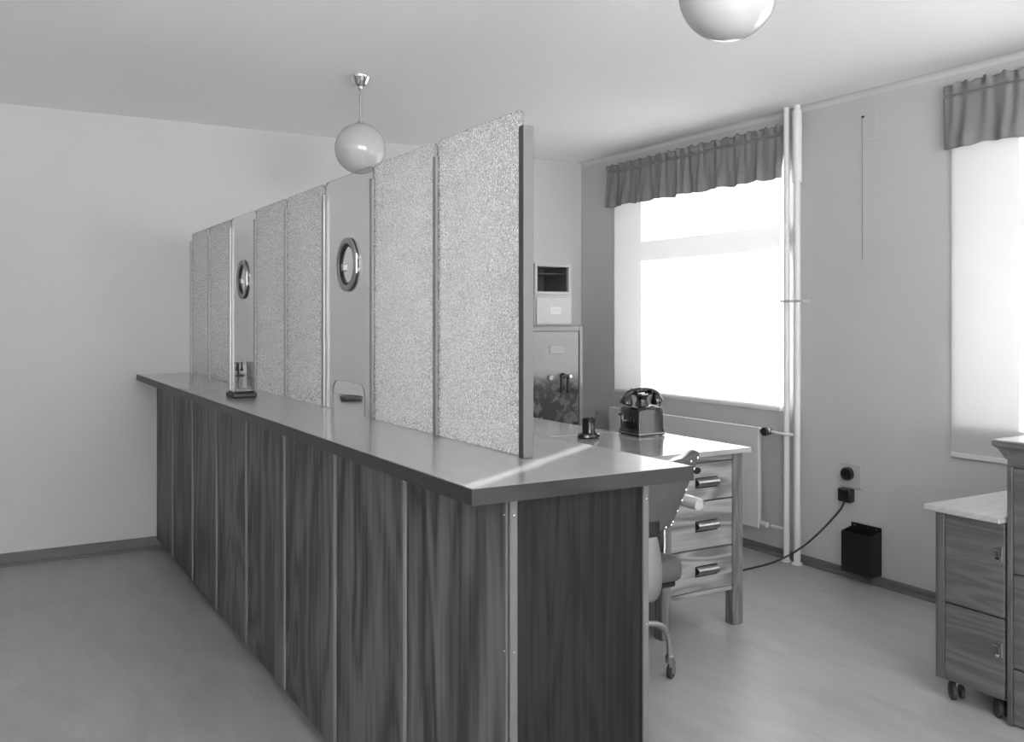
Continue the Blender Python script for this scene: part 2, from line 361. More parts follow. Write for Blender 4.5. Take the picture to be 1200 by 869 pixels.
# corner strips: one lies on the front, one on the end, and one at the rear corner
s1 = MB().box(XP-.007, XP, YE+.001, YE+.015, ZB, ZU-.001, .0015).build('corner_strip', 'batten', cb)
s2 = MB().box(XP-.002, XP+.017, YE-.008, YE, ZB, ZU-.001, .0015).build('corner_strip', 'batten', cb)
s3 = MB().box(XE-.012, XE+.005, YE-.008, YE, ZB, ZU-.001, .0015).build('corner_strip', 'batten', cb)
for zz in (ZU-.04, ZU-.33, ZU-.62, ZB+.05):
    screw(s1, (-.007, .008, zz)); screw(s2, (.0075, -.008, zz), pi/2); screw(s3, (XE-XP-.0035, -.008, zz), pi/2)

# ------------------------------------------------------------------ the glass screen on the counter
XG = 1.18; SY0 = 1.940; SP = .4975; ZG = 1.938; ZM = 1.892
gs = thing('glass_screen', 'row of eight upright glass panes in slim metal posts along counter', 'glass screen', (XG, SY0, ZT))
def post(y, wide):
    if wide: MB().box(XG-.016, XG+.013, y-.013, y+.011, ZT+.0005, ZM, .0012).build('post', 'postm', gs)
    else:
        m = MB(); a = .0105
        m.box(XG-.013, XG-.0045, y-a, y+a, ZT+.0005, ZM, .0012); m.box(XG+.0045, XG+.013, y-a, y+a, ZT+.0005, ZM, .0012)
        m.box(XG-.0045, XG+.0045, y-.0025, y+.0025, ZT+.0005, ZM-.001)
        m.build('post', 'metal', gs)
for k in range(9): post(SY0+SP*k, k == 0)
def arc(cy, cz, r, a0, a1, n=7): return [(cy+r*cos(a0+(a1-a0)*i/n), cz+r*sin(a0+(a1-a0)*i/n)) for i in range(n+1)]
def edged(m, name, mat):
    o = m.build(name, [mat, 'glass_edge'], gs, 0)
    for f in o.data.polygons:
        if abs(f.normal.x) < .5: f.material_index = 1
    return o
def pane(k, clear):
    y0 = SY0+SP*k+(.0035 if k else .011); y1 = SY0+SP*(k+1)-.0035; z0 = ZT+.002; rr = .028; yc = (y0+y1)/2
    out = [(y1, z0)]+arc(y1-rr, ZG-rr, rr, 0, pi/2)+arc(y0+rr, ZG-rr, rr, pi/2, pi)+[(y0, z0)]
    m = MB()
    if clear:
        za = ZT+.112; hw = .163; ra = .05
        out += [(yc-hw, z0)]+arc(yc-hw+ra, za-ra, ra, pi, pi/2)+arc(yc+hw-ra, za-ra, ra, pi/2, 0)+[(yc+hw, z0)]
        b = m.b; t = .003; zc_ = 1.613; rh = .078
        def side(x):
            o = [b.verts.new((x, *p)) for p in out]; hnum = 40
            c = [b.verts.new((x, yc+rh*cos(2*pi*i/hnum), zc_+rh*sin(2*pi*i/hnum))) for i in range(hnum)]
            es = [b.edges.new((o[i], o[(i+1) % len(o)])) for i in range(len(o))]+[b.edges.new((c[i], c[(i+1) % hnum])) for i in range(hnum)]
            bmesh.ops.triangle_fill(b, edges=es, use_beauty=True); return o, c
        o1, c1 = side(XG-t); o2, c2 = side(XG+t)
        for A, B in ((o1, o2), (c1, c2)):
            for i in range(len(A)): b.faces.new((A[i], A[(i+1) % len(A)], B[(i+1) % len(A)], B[i]))
        p = edged(m, 'clear_pane', 'glass'); p['label'] = 'clear glass pane with round speaking hole and low pass-through'
        # speaking hole: flanged nickel ring, inner lip, hinge and catch
        ring = MB().lathe([(.076, -.009), (.078, -.011), (.096, -.011), (.098, -.009), (.098, -.0035), (.086, -.0035), (.086, .0035), (.098, .0035), (.098, .010), (.076, .012), (.076, -.009)],
                          (XG, yc, zc_), 0, 48).build('speaking_ring', 'nickel', gs, 50)
        MB().lathe([(.066, -.004), (.072, -.007), (.076, -.007), (.076, .006), (.066, .004), (.066, -.004)], (XG, yc, zc_), 0, 48).build('inner_lip', 'dark', ring, 50)
        hg = MB(); hg.box(XG-.014, XG-.0035, yc-.122, yc-.097, zc_-.033, zc_-.017, .002); hg.box(XG-.014, XG-.0035, yc-.122, yc-.097, zc_+.012, zc_+.028, .002)
        hg.tube([(XG-.014, yc-.118, zc_-.036), (XG-.014, yc-.118, zc_+.034)], .005, 10); hg.build('hinge', 'metal', ring)
        MB().box(XG-.004, XG+.016, yc+.050, yc+.072, zc_-.022, zc_+.006, .004).build('catch', 'metal', ring)
    else:
        m.prism(out, 0, XG-.003, XG+.003); edged(m, 'figured_pane', 'fig')
for k in range(8): pane(k, k in (2, 5))

# things on the counter
sp_ = thing('stamp_pad', 'black stamp pad lying on the counter before the far clear pane', 'stamp pad', (1.02, 4.06, ZT))
MB().box(.965, 1.07, 4.01, 4.13, ZT, ZT+.022, .005).build('case', 'dark', sp_)
MB().box(.972, 1.063, 4.017, 4.123, ZT+.022, ZT+.028, .002).build('lid', 'bakelite', sp_)
pt = tag(MB().lathe([(0, 0), (.034, 0), (.04, .004), (.042, .014), (.036, .014), (.033, .006), (0, .005)], (0, 0, 0), seg=32).build('pen_tray', 'shadowbox'),
         'small dark oval dish on the staff side of the counter', 'dish')
pt.location = (1.385, 3.70, ZT); pt.scale = (1, 2.1, 1)
rk = thing('stamp_rack', 'black rubber stamp rack behind the far clear pane', 'stamp rack', (1.37, 5.55, ZT))
m = MB(); m.lathe([(0, 0), (.034, 0), (.034, .006), (.006, .009), (.005, .075), (.024, .078), (.024, .082), (0, .084)], (1.37, 5.55, ZT), seg=24); m.build('stand', 'dark', rk)
for k in range(5):
    a = 2*pi*k/5+.3; x, y = 1.37+.024*cos(a), 5.55+.024*sin(a)
    MB().lathe([(0, -.045), (.008, -.045), (.008, -.035), (.004, -.03), (.004, -.008), (.007, 0), (.005, .008), (0, .009)], (x, y, ZT+.075), seg=10).build('stamp', 'bakelite', rk)
bx = thing('card_box', 'pale lidded card box behind the far clear pane', 'box', (1.40, 5.30, ZT))
MB().box(1.385, 1.445, 5.20, 5.42, ZT, ZT+.075, .002).build('body', 'cream', bx)
MB().box(1.382, 1.448, 5.197, 5.423, ZT+.075, ZT+.092, .002).build('lid', 'cream', bx)
MB().box(1.383, 1.385, 5.28, 5.34, ZT+.03, ZT+.055).build('label_holder', 'nickel', bx)

# ------------------------------------------------------------------ ceiling lamps
def globe_lamp(x, y, label):
    t = thing('globe_lamp', label, 'lamp', (x, y, ZC), 'opal globe ceiling lamps')
    MB().lathe([(.052, 0), (.052, -.006), (.048, -.012), (.042, -.03), (.03, -.046), (.016, -.054), (.012, -.066), (.006, -.07), (0, -.07)], (x, y, ZC), seg=32).build('ceiling_rose', 'chrome', t)
    MB().tube([(x, y, ZC-.065), (x, y, ZC-.246)], .0055, 12).build('rod', 'nickel', t)
    MB().lathe([(0, -.226), (.012, -.228), (.014, -.236), (.036, -.242), (.042, -.250), (.04, -.256), (0, -.256)], (x, y, ZC), seg=32).build('gallery', 'nickel', t)
    R = .129; zc = 2.277-ZC
    MB().lathe([(0, zc-R)]+[(R*sin(a), zc-R*cos(a)) for a in [pi*k/32 for k in range(1, 30)]]+[(.034, zc+R*.975), (0, zc+R*.975)], (x, y, ZC), seg=48).build('globe', 'opal', t, 60)
globe_lamp(1.70, 4.415, 'white glass globe lamp hanging on its rod behind the glass screen')
globe_lamp(1.715, 1.80, 'white glass globe lamp hanging above the counter end and desk side')

# ------------------------------------------------------------------ blinds and valances
def blind(y0, y1, z0, z1, label):
    t = thing('roller_blind', label, 'blind', (XW-.014, (y0+y1)/2, z0), 'roller blinds on the window wall')
    MB().box(XW-.0145, XW-.013, y0, y1, z0+.012, z1).build('fabric', 'blind', t, 0)
    MB().box(XW-.022, XW-.006, y0, y1, z0-.012, z0+.012, .003).build('bottom_bar', 'wframe', t)
    MB().tube([(XW-.0155, y0, z1), (XW-.0155, y1, z1)], .0145, 14).build('roller', 'wframe', t)
blind(3.910, 5.552, .876, 2.47, 'sunlit white roller blind with the transom shadow across it')
blind(1.08, 2.806, .752, 2.47, 'long white roller blind hanging below its sill behind the cabinets')
def valance(y0, y1, label, seed):
    rnd = random.Random(seed); t = thing('curtain_valance', label, 'curtain', (XW-.05, (y0+y1)/2, 2.24), 'gathered valances over the windows')
    L = y1-y0; zt = 2.555; zb = 2.243; x0 = XW-.052
    ph = [rnd.uniform(0, 6.28) for _ in range(8)]
    def wav(y, q):   # gathers: sharp near the rod, wider below
        u = y+.012*sin(9*y+ph[0])
        a = .55*sin(u*2*pi/.085+ph[1]+1.2*sin(5*y+ph[2]))+.3*sin(u*2*pi/.052+ph[3]+2*sin(3.3*y+ph[4]))
        b = .7*sin(u*2*pi/.19+ph[5]+1.1*sin(3*y+ph[6]))+.35*sin(u*2*pi/.083+ph[1])
        return (1-q)*a+q*b
    def fn(u, v):
        y = y0+L*u; z = zt-(zt-zb)*v
        dz = zt-z
        if dz < .045: amp = .017*(.25+.75*abs(dz-.045)/.045); off = 0
        elif dz < .062: amp = .005; off = .011
        else: amp = .006+.013*min(1, (dz-.062)/.2); off = 0
        q = max(0, min(1, (dz-.06)/.2))
        x = x0+off-amp*wav(y, q)-.012*q*q
        zz = z+(.006*sin(y*2*pi/.11+ph[7])+.004*sin(y*2*pi/.047+ph[2]))*(1-min(1, dz/.06))+(.005*sin(y*2*pi/.31+ph[5])+.003*sin(y*2*pi/.14+ph[0]))*max(0, (v-.6)/.4)
        return Vector((x, y+.004*wav(y+.03, q), zz))
    c = MB().grid(fn, int(L/.006), 30).build('cloth', 'valance', t, 80); solid(c, .0015)
    MB().tube([(x0+.012, y0+.01, 2.50), (x0+.012, y1-.01, 2.50)], .007, 10).build('rod', 'metal', t)
    for yy in (y0+.012, y1-.012): MB().box(x0+.008, XW-.0005, yy-.006, yy+.006, 2.493, 2.507).build('bracket', 'metal', t)
valance(3.848, 5.588, 'grey gathered valance over the sunlit window with the transom shadow', 3)
valance(1.0, 2.82, 'grey gathered valance over the window behind the wooden cabinets', 5)

# ------------------------------------------------------------------ radiator and pipes
rd = thing('radiator', 'painted panel radiator under the window behind the desk', 'radiator', (XW-.06, 4.75, .15))
MB().box(XW-.105, XW-.095, 4.0, 5.5, .16, .765, .004).build('front_plate', 'rad', rd)
for k in range(14):
    y = 4.05+k*.107
    MB().box(XW-.094, XW-.045, y-.022, y+.022, .18, .75, .012, 3).build('column', 'rad', rd)
MB().tube([(XW-.07, 3.965, .745), (XW-.07, 5.5, .745)], .017, 12).build('header', 'rad', rd)
MB().tube([(XW-.07, 3.965, .185), (XW-.07, 5.5, .185)], .017, 12).build('header', 'rad', rd)
v_ = MB().lathe([(0, -.02), (.012, -.02), (.02, -.012), (.02, .012), (.012, .02), (0, .02)], (XW-.07, 3.955, .745), 1, 16).build('valve', 'pull', rd)
MB().lathe([(0, -.012), (.022, -.012), (.026, -.008), (.026, .008), (.022, .012), (0, .012)], (XW-.10, 3.955, .745), 0, 16).build('valve_knob', 'dark', v_)
for y, r, lab in ((3.822, .0175, 'slim white heating riser pipe beside the window blind'), (3.742, .020, 'thicker white heating riser pipe with a clip and ceiling sleeve')):
    t = thing('riser_pipe', lab, 'pipe', (XW-.06, y, 0), 'heating riser pipes')
    MB().tube([(XW-.06, y, 0), (XW-.06, y, ZC)], r, 16).build('pipe', 'pipe', t)
    MB().lathe([(r, .0), (r+.012, 0), (r+.012, .008), (r, .012)], (XW-.06, y, 0), 2, 20).build('floor_collar', 'pipe', t)
    if r < .018: MB().tube([(XW-.07, 3.93, .185), (XW-.06, 3.86, .185), (XW-.06, 3.825, .185)], .010, 10).build('branch_pipe', 'rad', t)
    else: MB().tube(smooth_path([(XW-.07, 3.93, .745), (XW-.085, 3.89, .745), (XW-.095, 3.84, .745), (XW-.088, 3.79, .745), (XW-.06, 3.745, .745)]), .009, 10).build('branch_pipe', 'rad', t)
    if r > .018:
        MB().tube([(XW-.06, y, 2.2), (XW-.06, y, ZC-.033)], .027, 16).build('sleeve', 'pipe', t)
        MB().box(XW-.085, XW-.08, 3.70, 3.85, 1.51, 1.522).build('clip', 'plate', t)
        MB().box(XW-.062, XW, 3.700, 3.704, 1.51, 1.522).build('clip', 'plate', t)

# ------------------------------------------------------------------ vent, socket, bin, cable
vt = thing('vent_cover', 'flat painted square vent cover with a pull cord', 'vent', (XW, 3.323, 2.37))
MB().box(XW-.003, XW, 3.235, 3.411, 2.368, 2.534, .002).build('plate', 'wall', vt)
MB().box(XW-.006, XW-.003, 3.258, 3.388, 2.39, 2.512, .001).build('flap', 'wall', vt)
MB().lathe([(0, -.008), (.006, -.008), (.006, 0), (0, 0)], (XW-.006, 3.33, 2.505), 0, 12).build('eyelet', 'dark', vt)
MB().tube([(XW-.016, 3.33, 2.505), (XW-.013, 3.33, 2.2), (XW-.012, 3.33, 1.73)], .0013, 6).build('pull_cord', 'deskleg', vt)

sk = thing('wall_socket', 'square wall socket plate with a round black outlet', 'socket', (XW, 3.41, .55))
MB().box(XW-.008, XW, 3.343, 3.478, .488, .622, .003).build('plate', 'plate', sk)
MB().lathe([(0, -.03), (.02, -.03), (.034, -.026), (.037, -.018), (.037, 0), (0, 0)], (XW-.008, 3.425, .565), 0, 24).build('outlet', 'bakelite', sk)
for dy, dz in ((-.06, .06), (.06, .06), (-.06, -.06), (.06, -.06)): MB().lathe([(0, -.002), (.004, -.001), (.004, 0), (0, 0)], (XW-.008, 3.41+dy, .555+dz), 0, 8).build('screw', 'pull', sk)
jb = thing('junction_plug', 'black junction box below the socket with trailing cable', 'plug', (XW-.03, 3.42, .44))
MB().box(XW-.05, XW-.0005, 3.385, 3.468, .412, .487, .010, 3).build('case', 'bakelite', jb)
cab = [(XW-.03, 3.435, .415), (XW-.04, 3.45, .37), (XW-.06, 3.50, .30), (XW-.09, 3.56, .22), (XW-.13, 3.63, .14), (XW-.20, 3.70, .07), (XW-.30, 3.75, .03), (XW-.45, 3.78, .012), (XW-.65, 3.76, .008), (XW-.85, 3.70, .0075), (XW-1.1, 3.62, .0075), (XW-1.35, 3.60, .0075)]
MB().tube(smooth_path(cab), .0058, 8).build('cable', 'rubber', jb)
bn = thing('wall_bin', 'black enamel waste box hung low on the wall under the socket', 'bin', (XW, 3.31, .05))
by0, by1, bz0 = 3.216, 3.405, .052; xf = XW-.092
MB().box(XW-.012, XW-.008+.0075, by0, by1, bz0, .306, .001).build('back_plate', 'bin', bn)
MB().box(xf, xf+.004, by0, by1, bz0, .268, .001).build('front_plate', 'bin', bn)
for y in (by0, by1-.004):
    MB().prism([(xf+.004, bz0), (XW-.012, bz0), (XW-.012, .285), (xf+.004, .268)], 1, y, y+.004).build('side_plate', 'bin', bn)
MB().box(xf+.004, XW-.012, by0+.004, by1-.004, bz0, bz0+.004).build('bottom_plate', 'bin', bn)
for y in (by0+.025, by1-.025): MB().lathe([(0, -.003), (.005, -.002), (.005, 0), (0, 0)], (XW-.012, y, .293), 0, 10).build('rivet', 'pull', bn)

# ------------------------------------------------------------------ safe and boxes against the back wall
sf = thing('safe', 'tall grey steel safe standing against the back wall', 'safe', (3.59, 5.75, 0))
x0, x1, y0, y1, z1 = 3.345, 3.826, 5.50, 5.99, 1.362
MB().box(x0, x1, y0+.015, y1-.025, .05, z1, .006).build('body', 'safe', sf)
MB().box(x0+.02, x1-.02, y0+.03, y1-.04, 0, .05).build('base', 'dark', sf)
for a, b, c, d in ((x0, x0+.025, .06, z1-.002), (x1-.03, x1, .06, z1-.002), (x0+.025, x1-.03, z1-.035, z1-.002), (x0+.025, x1-.03, .06, .09)):
    MB().box(a, b, y0, y0+.016, c, d, .003).build('face_frame', 'safe', sf)
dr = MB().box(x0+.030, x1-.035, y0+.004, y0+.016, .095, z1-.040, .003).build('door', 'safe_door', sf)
MB().box(3.54, 3.665, y0, y0+.004, 1.165, 1.225, .001).build('name_plate', 'safe_dk', dr)
MB().lathe([(0, -.016), (.016, -.016), (.022, -.010), (.022, 0), (0, 0)], (3.545, y0+.004, .995), 1, 20).build('lock_cover', 'metal', dr)
h_ = MB().lathe([(0, -.03), (.012, -.03), (.02, -.02), (.02, 0), (0, 0)], (3.65, y0+.004, 1.005), 1, 16).build('handle_boss', 'dark', dr)
hb = MB(); hb.box(3.612, 3.69, y0-.035, y0-.022, .996, 1.016, .003); hb.box(3.612, 3.630, y0-.036, y0-.02, .885, 1.016, .004); hb.box(3.668, 3.688, y0-.036, y0-.02, .885, 1.016, .004)
hb.build('lever_handle', 'dark', dr)
MB().lathe([(0, -.012), (.012, -.010), (.015, 0), (0, 0)], (3.70, y0-.02, 1.0), 1, 14).build('handle_cap', 'chrome', dr)
for zz in (.35, 1.1): MB().tube([(x0+.012, y0-.004, zz-.05), (x0+.012, y0-.004, zz+.05)], .010, 12).build('hinge', 'safe', sf)
b1 = thing('drawer_box', 'cream card drawer box with a label holder standing on the safe', 'box', (3.60, 5.75, z1))
X0, X1, Y0, Y1 = 3.48, 3.80, 5.60, 5.95; h1 = .226
MB().box(X0, X1, Y0+.012, Y1, z1, z1+h1, .003).build('body', 'cream', b1)
df_ = MB().box(X0+.012, X1-.006, Y0-.002, Y0+.012, z1+.008, z1+h1-.018, .003).build('drawer_front', 'cream', b1)
MB().box(3.60, 3.70, Y0-.007, Y0-.002, z1+.085, z1+.138, .002).build('label_holder', 'trimw', df_)
MB().box(3.62, 3.68, Y0-.0085, Y0-.007, z1+.097, z1+.126).build('label_card', 'nickel', df_)
b2 = thing('cubby_box', 'cream open-fronted box with a dark inside atop the drawer box', 'box', (3.60, 5.75, z1+h1))
zb, h2 = z1+h1, .222
for a, b, c, d in ((X0, X0+.02, zb, zb+h2), (X1-.03, X1-.01, zb, zb+h2)): MB().box(a, b, Y0, Y1, c, d, .002).build('side', 'cream', b2)
for c, d in ((zb, zb+.022), (zb+h2-.02, zb+h2)): MB().box(X0+.02, X1-.03, Y0, Y1, c, d, .002).build('board', 'cream', b2)
MB().box(X0+.02, X1-.03, Y1-.012, Y1, zb+.022, zb+h2-.02).build('back', 'shadowbox', b2, 0)
MB().box(X0+.021, X1-.031, Y0+.05, Y1-.012, zb+.150, zb+.156).build('shelf', 'shadowbox', b2, 0)
for a, b in ((X0+.02, X0+.022), (X1-.032, X1-.03)): MB().box(a, b, Y0+.03, Y1-.012, zb+.022, zb+h2-.02).build('lining', 'shadowbox', b2, 0)

# ------------------------------------------------------------------ desks
DZ = .82
def desk(xr, length, yf, depth, face, label, grp):
    """pedestal desk; face=-1: drawers look to -y (front at yf), +1: drawers look to +y"""
    t = thing('pedestal_desk', label, 'desk', (xr-length/2, yf-face*depth/2, 0), grp)
    def Y(a): return yf-face*a           # distance behind the front edge
    def bxm(m, xa, xb, ya, yb, za, zb_, bev=0):
        ys = sorted((Y(ya), Y(yb))); return m.box(xa, xb, ys[0], ys[1], za, zb_, bev)
    bxm(MB(), xr-length, xr, 0, depth, DZ-.024, DZ, .003).build('desk_top', 'desktop', t)
    def pedestal(xb, drawers):           # xb: outer right edge of pedestal
        xa = xb-.482
        for a, b in ((xa, xa+.05), (xb-.062, xb)):
            for p, q in ((.03, .085), (depth-.09, depth-.035)): bxm(MB(), a, b, p, q, 0, DZ-.024, .003).build('leg', 'deskleg', t)
        for a, b in ((xa+.012, xa+.026), (xb-.03, xb-.016)): bxm(MB(), a, b, .085, depth-.09, .165, DZ-.03).build('side_panel', 'deskside', t, 0)
        bxm(MB(), xa+.05, xb-.062, depth-.06, depth-.046, .165, DZ-.03).build('rear_panel', 'deskside', t, 0)
        bxm(MB(), xa+.05, xb-.062, .036, .06, .165, .185, .002).build('rail', 'deskwood', t)
        bxm(MB(), xa+.05, xb-.062, .036, .06, .768, DZ-.024, .002).build('rail', 'deskwood', t)
        for c, d in ((.594, .764), (.378, .588), (.189, .372)):
            f = bxm(MB(), xa+.053, xb-.065, .034, .054, c, d, .002).build('drawer', 'deskwood', t)
            cz = (c+d)/2-.002; xm = (xa+xb)/2+.018; pts = []
            n = 8; r = .019                      # half-round hood pull, open below
            m = MB(); outer = [(Y(.034-r*1.3*sin(pi*k/n)), cz+r*cos(pi*k/n)) for k in range(n+1)]
            inner = [(Y(.034-(r-.003)*1.3*sin(pi*k/n)), cz+(r-.003)*cos(pi*k/n)) for k in range(n, -1, -1)]
            m.prism(outer+inner, 0, xm-.062, xm+.062); m.build('pull', 'pull', f)
            bxm(MB(), xm-.066, xm+.066, .0325, .034, cz-.026, cz+.023).build('back_plate', 'dark', f, 0)
            if c > .5:
                k_ = MB().lathe([(0, -.004), (.017, -.003), (.019, 0), (0, 0)], (0, 0, 0), 1, 20).build('key_plate', 'dark', f, local=True)
                k_.location = (xm-.055-t.location.x, Y(.034)-t.location.y, c+.138); k_.scale = (1.2, 1 if face < 0 else -1, .8)
    pedestal(xr-.025, True)
    if length < 1.4: pedestal(xr-length+.507, True)
    else:
        for p, q in ((.03, .085), (depth-.09, depth-.035)): bxm(MB(), xr-length+.03, xr-length+.085, p, q, 0, DZ-.024, .003).build('leg', 'deskleg', t)
        bxm(MB(), xr-length+.045, xr-length+.065, .085, depth-.09, .62, DZ-.024).build('apron', 'deskside', t, 0)
    kx = xr-length+(.507 if length < 1.4 else .085)
    bxm(MB(), kx, xr-.507, .05, .068, .70, DZ-.024).build('apron', 'deskwood', t, 0)
    bxm(MB(), kx, xr-.507, depth-.06, depth-.046, .35, DZ-.024).build('modesty_panel', 'deskside', t, 0)
    return t
desk(3.12, 1.5, 3.118, .78, -1, 'wooden pedestal desk with the black telephone on it', None)
desk(2.925, 1.30, 4.74, .82, 1, 'second wooden desk pushed against the back of the telephone desk', None)

# pen cup
pc = thing('pen_cup', 'black pen cup on an oval base standing on the desk', 'pen cup', (2.66, 3.775, DZ))
bs = MB().lathe([(0, 0), (.058, 0), (.063, .007), (.06, .018), (.05, .026), (0, .028)], (0, 0, 0), 2, 32).build('base', 'bakelite', pc, local=True); bs.scale = (1, .75, 1)
MB().lathe([(0, .018), (.033, .018), (.033, .098), (.029, .098), (.029, .024), (0, .024)], (2.66, 3.775, DZ), 2, 28).build('cup', 'bakelite', pc)
MB().tube([(2.675, 3.765, DZ+.026), (2.705, 3.765, DZ+.135)], .0045, 8).build('pen', 'dark', pc)
MB().tube([(2.655, 3.785, DZ+.026), (2.682, 3.772, DZ+.104)], .004, 8).build('pen', 'dark', pc)

# telephone
px, py = 2.98, 3.755
ph = thing('telephone', 'black crank telephone with its handset resting across the cradle', 'telephone', (px, py, DZ))
for dx in (-.07, .07):
    for dy in (-.07, .07): MB().lathe([(0, 0), (.008, 0), (.008, .003), (0, .003)], (px+dx, py+dy, DZ), 2, 12).build('foot', 'rubber', ph)
m = MB()
def rr(cx, cy, hx_, hy_, r, n=4):
    out = []
    for sx, sy, a in ((1, 1, 0), (-1, 1, pi/2), (-1, -1, pi), (1, -1, 1.5*pi)):
        out += [(cx+sx*(hx_-r)+r*cos(a+pi/2*k/n), cy+sy*(hy_-r)+r*sin(a+pi/2*k/n)) for k in range(n+1)]
    return out
lay = [(.087, .003, .012), (.087, .018, .012), (.084, .028, .012), (.082, .036, .014), (.082, .128, .014), (.079, .138, .016), (.070, .145, .016), (.03, .148, .012)]
rings = [[m.b.verts.new((x, y, DZ+z)) for x, y in rr(px, py, hw, hw, r)] for hw, z, r in lay]
for a, b in zip(rings, rings[1:]):
    for k in range(len(a)): m.b.faces.new((a[k], a[(k+1) % len(a)], b[(k+1) % len(a)], b[k]))
m.b.faces.new(rings[0][::-1]); m.b.faces.new(rings[-1]); m.build('case', 'bakelite', ph, 40)
MB().box(px-.0875, px+.0875, py-.0875, py+.0875, DZ+.010, DZ+.015).build('trim_band', 'nickel', ph)
m = MB(); lay = [(.034, .030, .145), (.028, .026, .152), (.021, .022, .175), (.021, .022, .190), (.030, .026, .200), (.046, .026, .206), (.046, .024, .212)]
rings = [[m.b.verts.new((x, y, DZ+z)) for x, y in rr(px, py, a_, b_, .008)] for a_, b_, z in lay]
for a, b in zip(rings, rings[1:]):
    for k in range(len(a)): m.b.faces.new((a[k], a[(k+1) % len(a)], b[(k+1) % len(a)], b[k]))
m.b.faces.new(rings[0][::-1]); m.b.faces.new(rings[-1]); cr = m.build('cradle', 'bakelite', ph, 40)
for s in (-1, 1):
    for d in (-1, 1): MB().box(px+s*.046-.005, px+s*.046+.005, py+d*.024-.004, py+d*.024+.004, DZ+.205, DZ+.236, .002).build('prong', 'bakelite', cr)
MB().box(px-.022, px+.022, py-.027, py-.023, DZ+.203, DZ+.211).build('name_strip', 'chrome', cr)
hs = MB().tube([(px+.104*cos(a), py, DZ+.186+.042*abs(sin(a))**.8) for a in [radians(6+168*k/16) for k in range(17)]], [.017-.004*sin(pi*k/16) for k in range(17)], 14).build('handset_grip', 'bakelite', ph, 50)
for s, nm in ((-1, 'mouthpiece'), (1, 'earpiece')):
    c = MB().lathe([(0, .030), (.016, .028), (.024, .014), (.033, -.006), (.033, -.020), (.028, -.024), (0, -.020)], (0, 0, 0), 2, 24).build(nm, 'bakelite', ph, local=True)
    c.location = (s*.096, 0, .180); c.rotation_euler = (0, -s*.28, 0)
ck = MB().tube([(px-.082, py+.02, DZ+.075), (px-.105, py+.02, DZ+.075), (px-.108, py+.02, DZ+.085), (px-.108, py+.02, DZ+.11)], .0045, 8).build('crank', 'nickel', ph)
MB().lathe([(0, -.024), (.006, -.022), (.008, -.01), (.006, 0), (0, 0)], (px-.108, py+.02, DZ+.108), 0, 12).build('crank_knob', 'dark', ck)
MB().tube(smooth_path([(px+.12, py, DZ+.155), (px+.128, py+.02, DZ+.10), (px+.12, py+.06, DZ+.03), (px+.08, py+.10, DZ+.012), (px, py+.095, DZ+.03)]), .0035, 8).build('handset_cord', 'rubber', ph)

# ------------------------------------------------------------------ swivel chair
cxx, cyy = 2.05, 2.86
ch = thing('swivel_chair', 'swivel office chair with nail-studded upholstered back, padded arms and casters', 'chair', (cxx, cyy, 0))
def back_pt(u, v, off=0):
    # u -1..1 across, v 0 bottom..1 top; wings curve forward (+y), shield shape, leaning back
    wdt = .155+.145*v**.9; z = .655+.255*v+.022*u*u*v
    y = cyy-.275-.055*v+.10*u*u*(.55+.45*v)-.0*u
    return Vector((cxx+wdt*u, y+off, z))
m = MB(); n1, n2 = 24, 12
def bk(u, v):
    uu = 2*u-1; r = .12
    vv = v
    e = max(0, abs(uu)-.86)/.14
    vv = .5+(v-.5)*(1-.10*e*e)
    return back_pt(uu, vv)
c = m.grid(bk, n1, n2).build('backrest', 'fabric', ch, 60); solid(c, .042, 0)
bv = c.modifiers.new('bevel', 'BEVEL'); bv.width = .012; bv.segments = 3; bv.limit_method = 'ANGLE'; bv.angle_limit = radians(50)
nail = MB().lathe([(0, -.005), (.004, -.004), (.0062, 0), (0, .001)], (0, 0, 0), 1, 10).build('nail', 'brass', None); COL.objects.unlink(nail)
cnt = 0
edge = [(-.9+1.8*i/9, .93) for i in range(10)]+[(s*.92, .08+.84*i/6) for s in (-1, 1) for i in range(7)]+[(-.9+1.8*i/7, .05) for i in range(8)]
for u, v in edge:
    e_ = .01; uu = (u+1)/2; q = bk(uu, v)
    nn = (bk(uu+e_, v)-bk(uu-e_, v)).cross(bk(uu, v+e_)-bk(uu, v-e_)).normalized()
    if nn.y > 0: nn = -nn
    o = nail.copy(); COL.objects.link(o); o.parent = c; o.location = q+nn*.0205-ch.location
    o.rotation_euler = nn.to_track_quat('-Y', 'Z').to_euler()
MB().box(cxx-.225, cxx+.225, cyy-.25, cyy+.20, .445, .535, .03, 3).build('seat', 'seatc', ch)
MB().box(cxx-.20, cxx+.20, cyy-.23, cyy+.18, .425, .447, .006).build('seat_board', 'dark', ch)
sup = smooth_path([(0, cyy-.05, .412), (0, cyy-.25, .408), (0, cyy-.315, .44), (0, cyy-.335, .52), (0, cyy-.315, .62), (0, cyy-.295, .655)])
solid(MB().grid(lambda u, v: Vector((cxx+.042*(2*u-1), sup[round(v*(len(sup)-1))].y, sup[round(v*(len(sup)-1))].z)), 2, len(sup)-1).build('back_support', 'support', ch, 60), .012)
MB().box(cxx-.06, cxx+.06, cyy-.31, cyy-.27, .615, .70, .004).build('back_bracket', 'dark', ch)
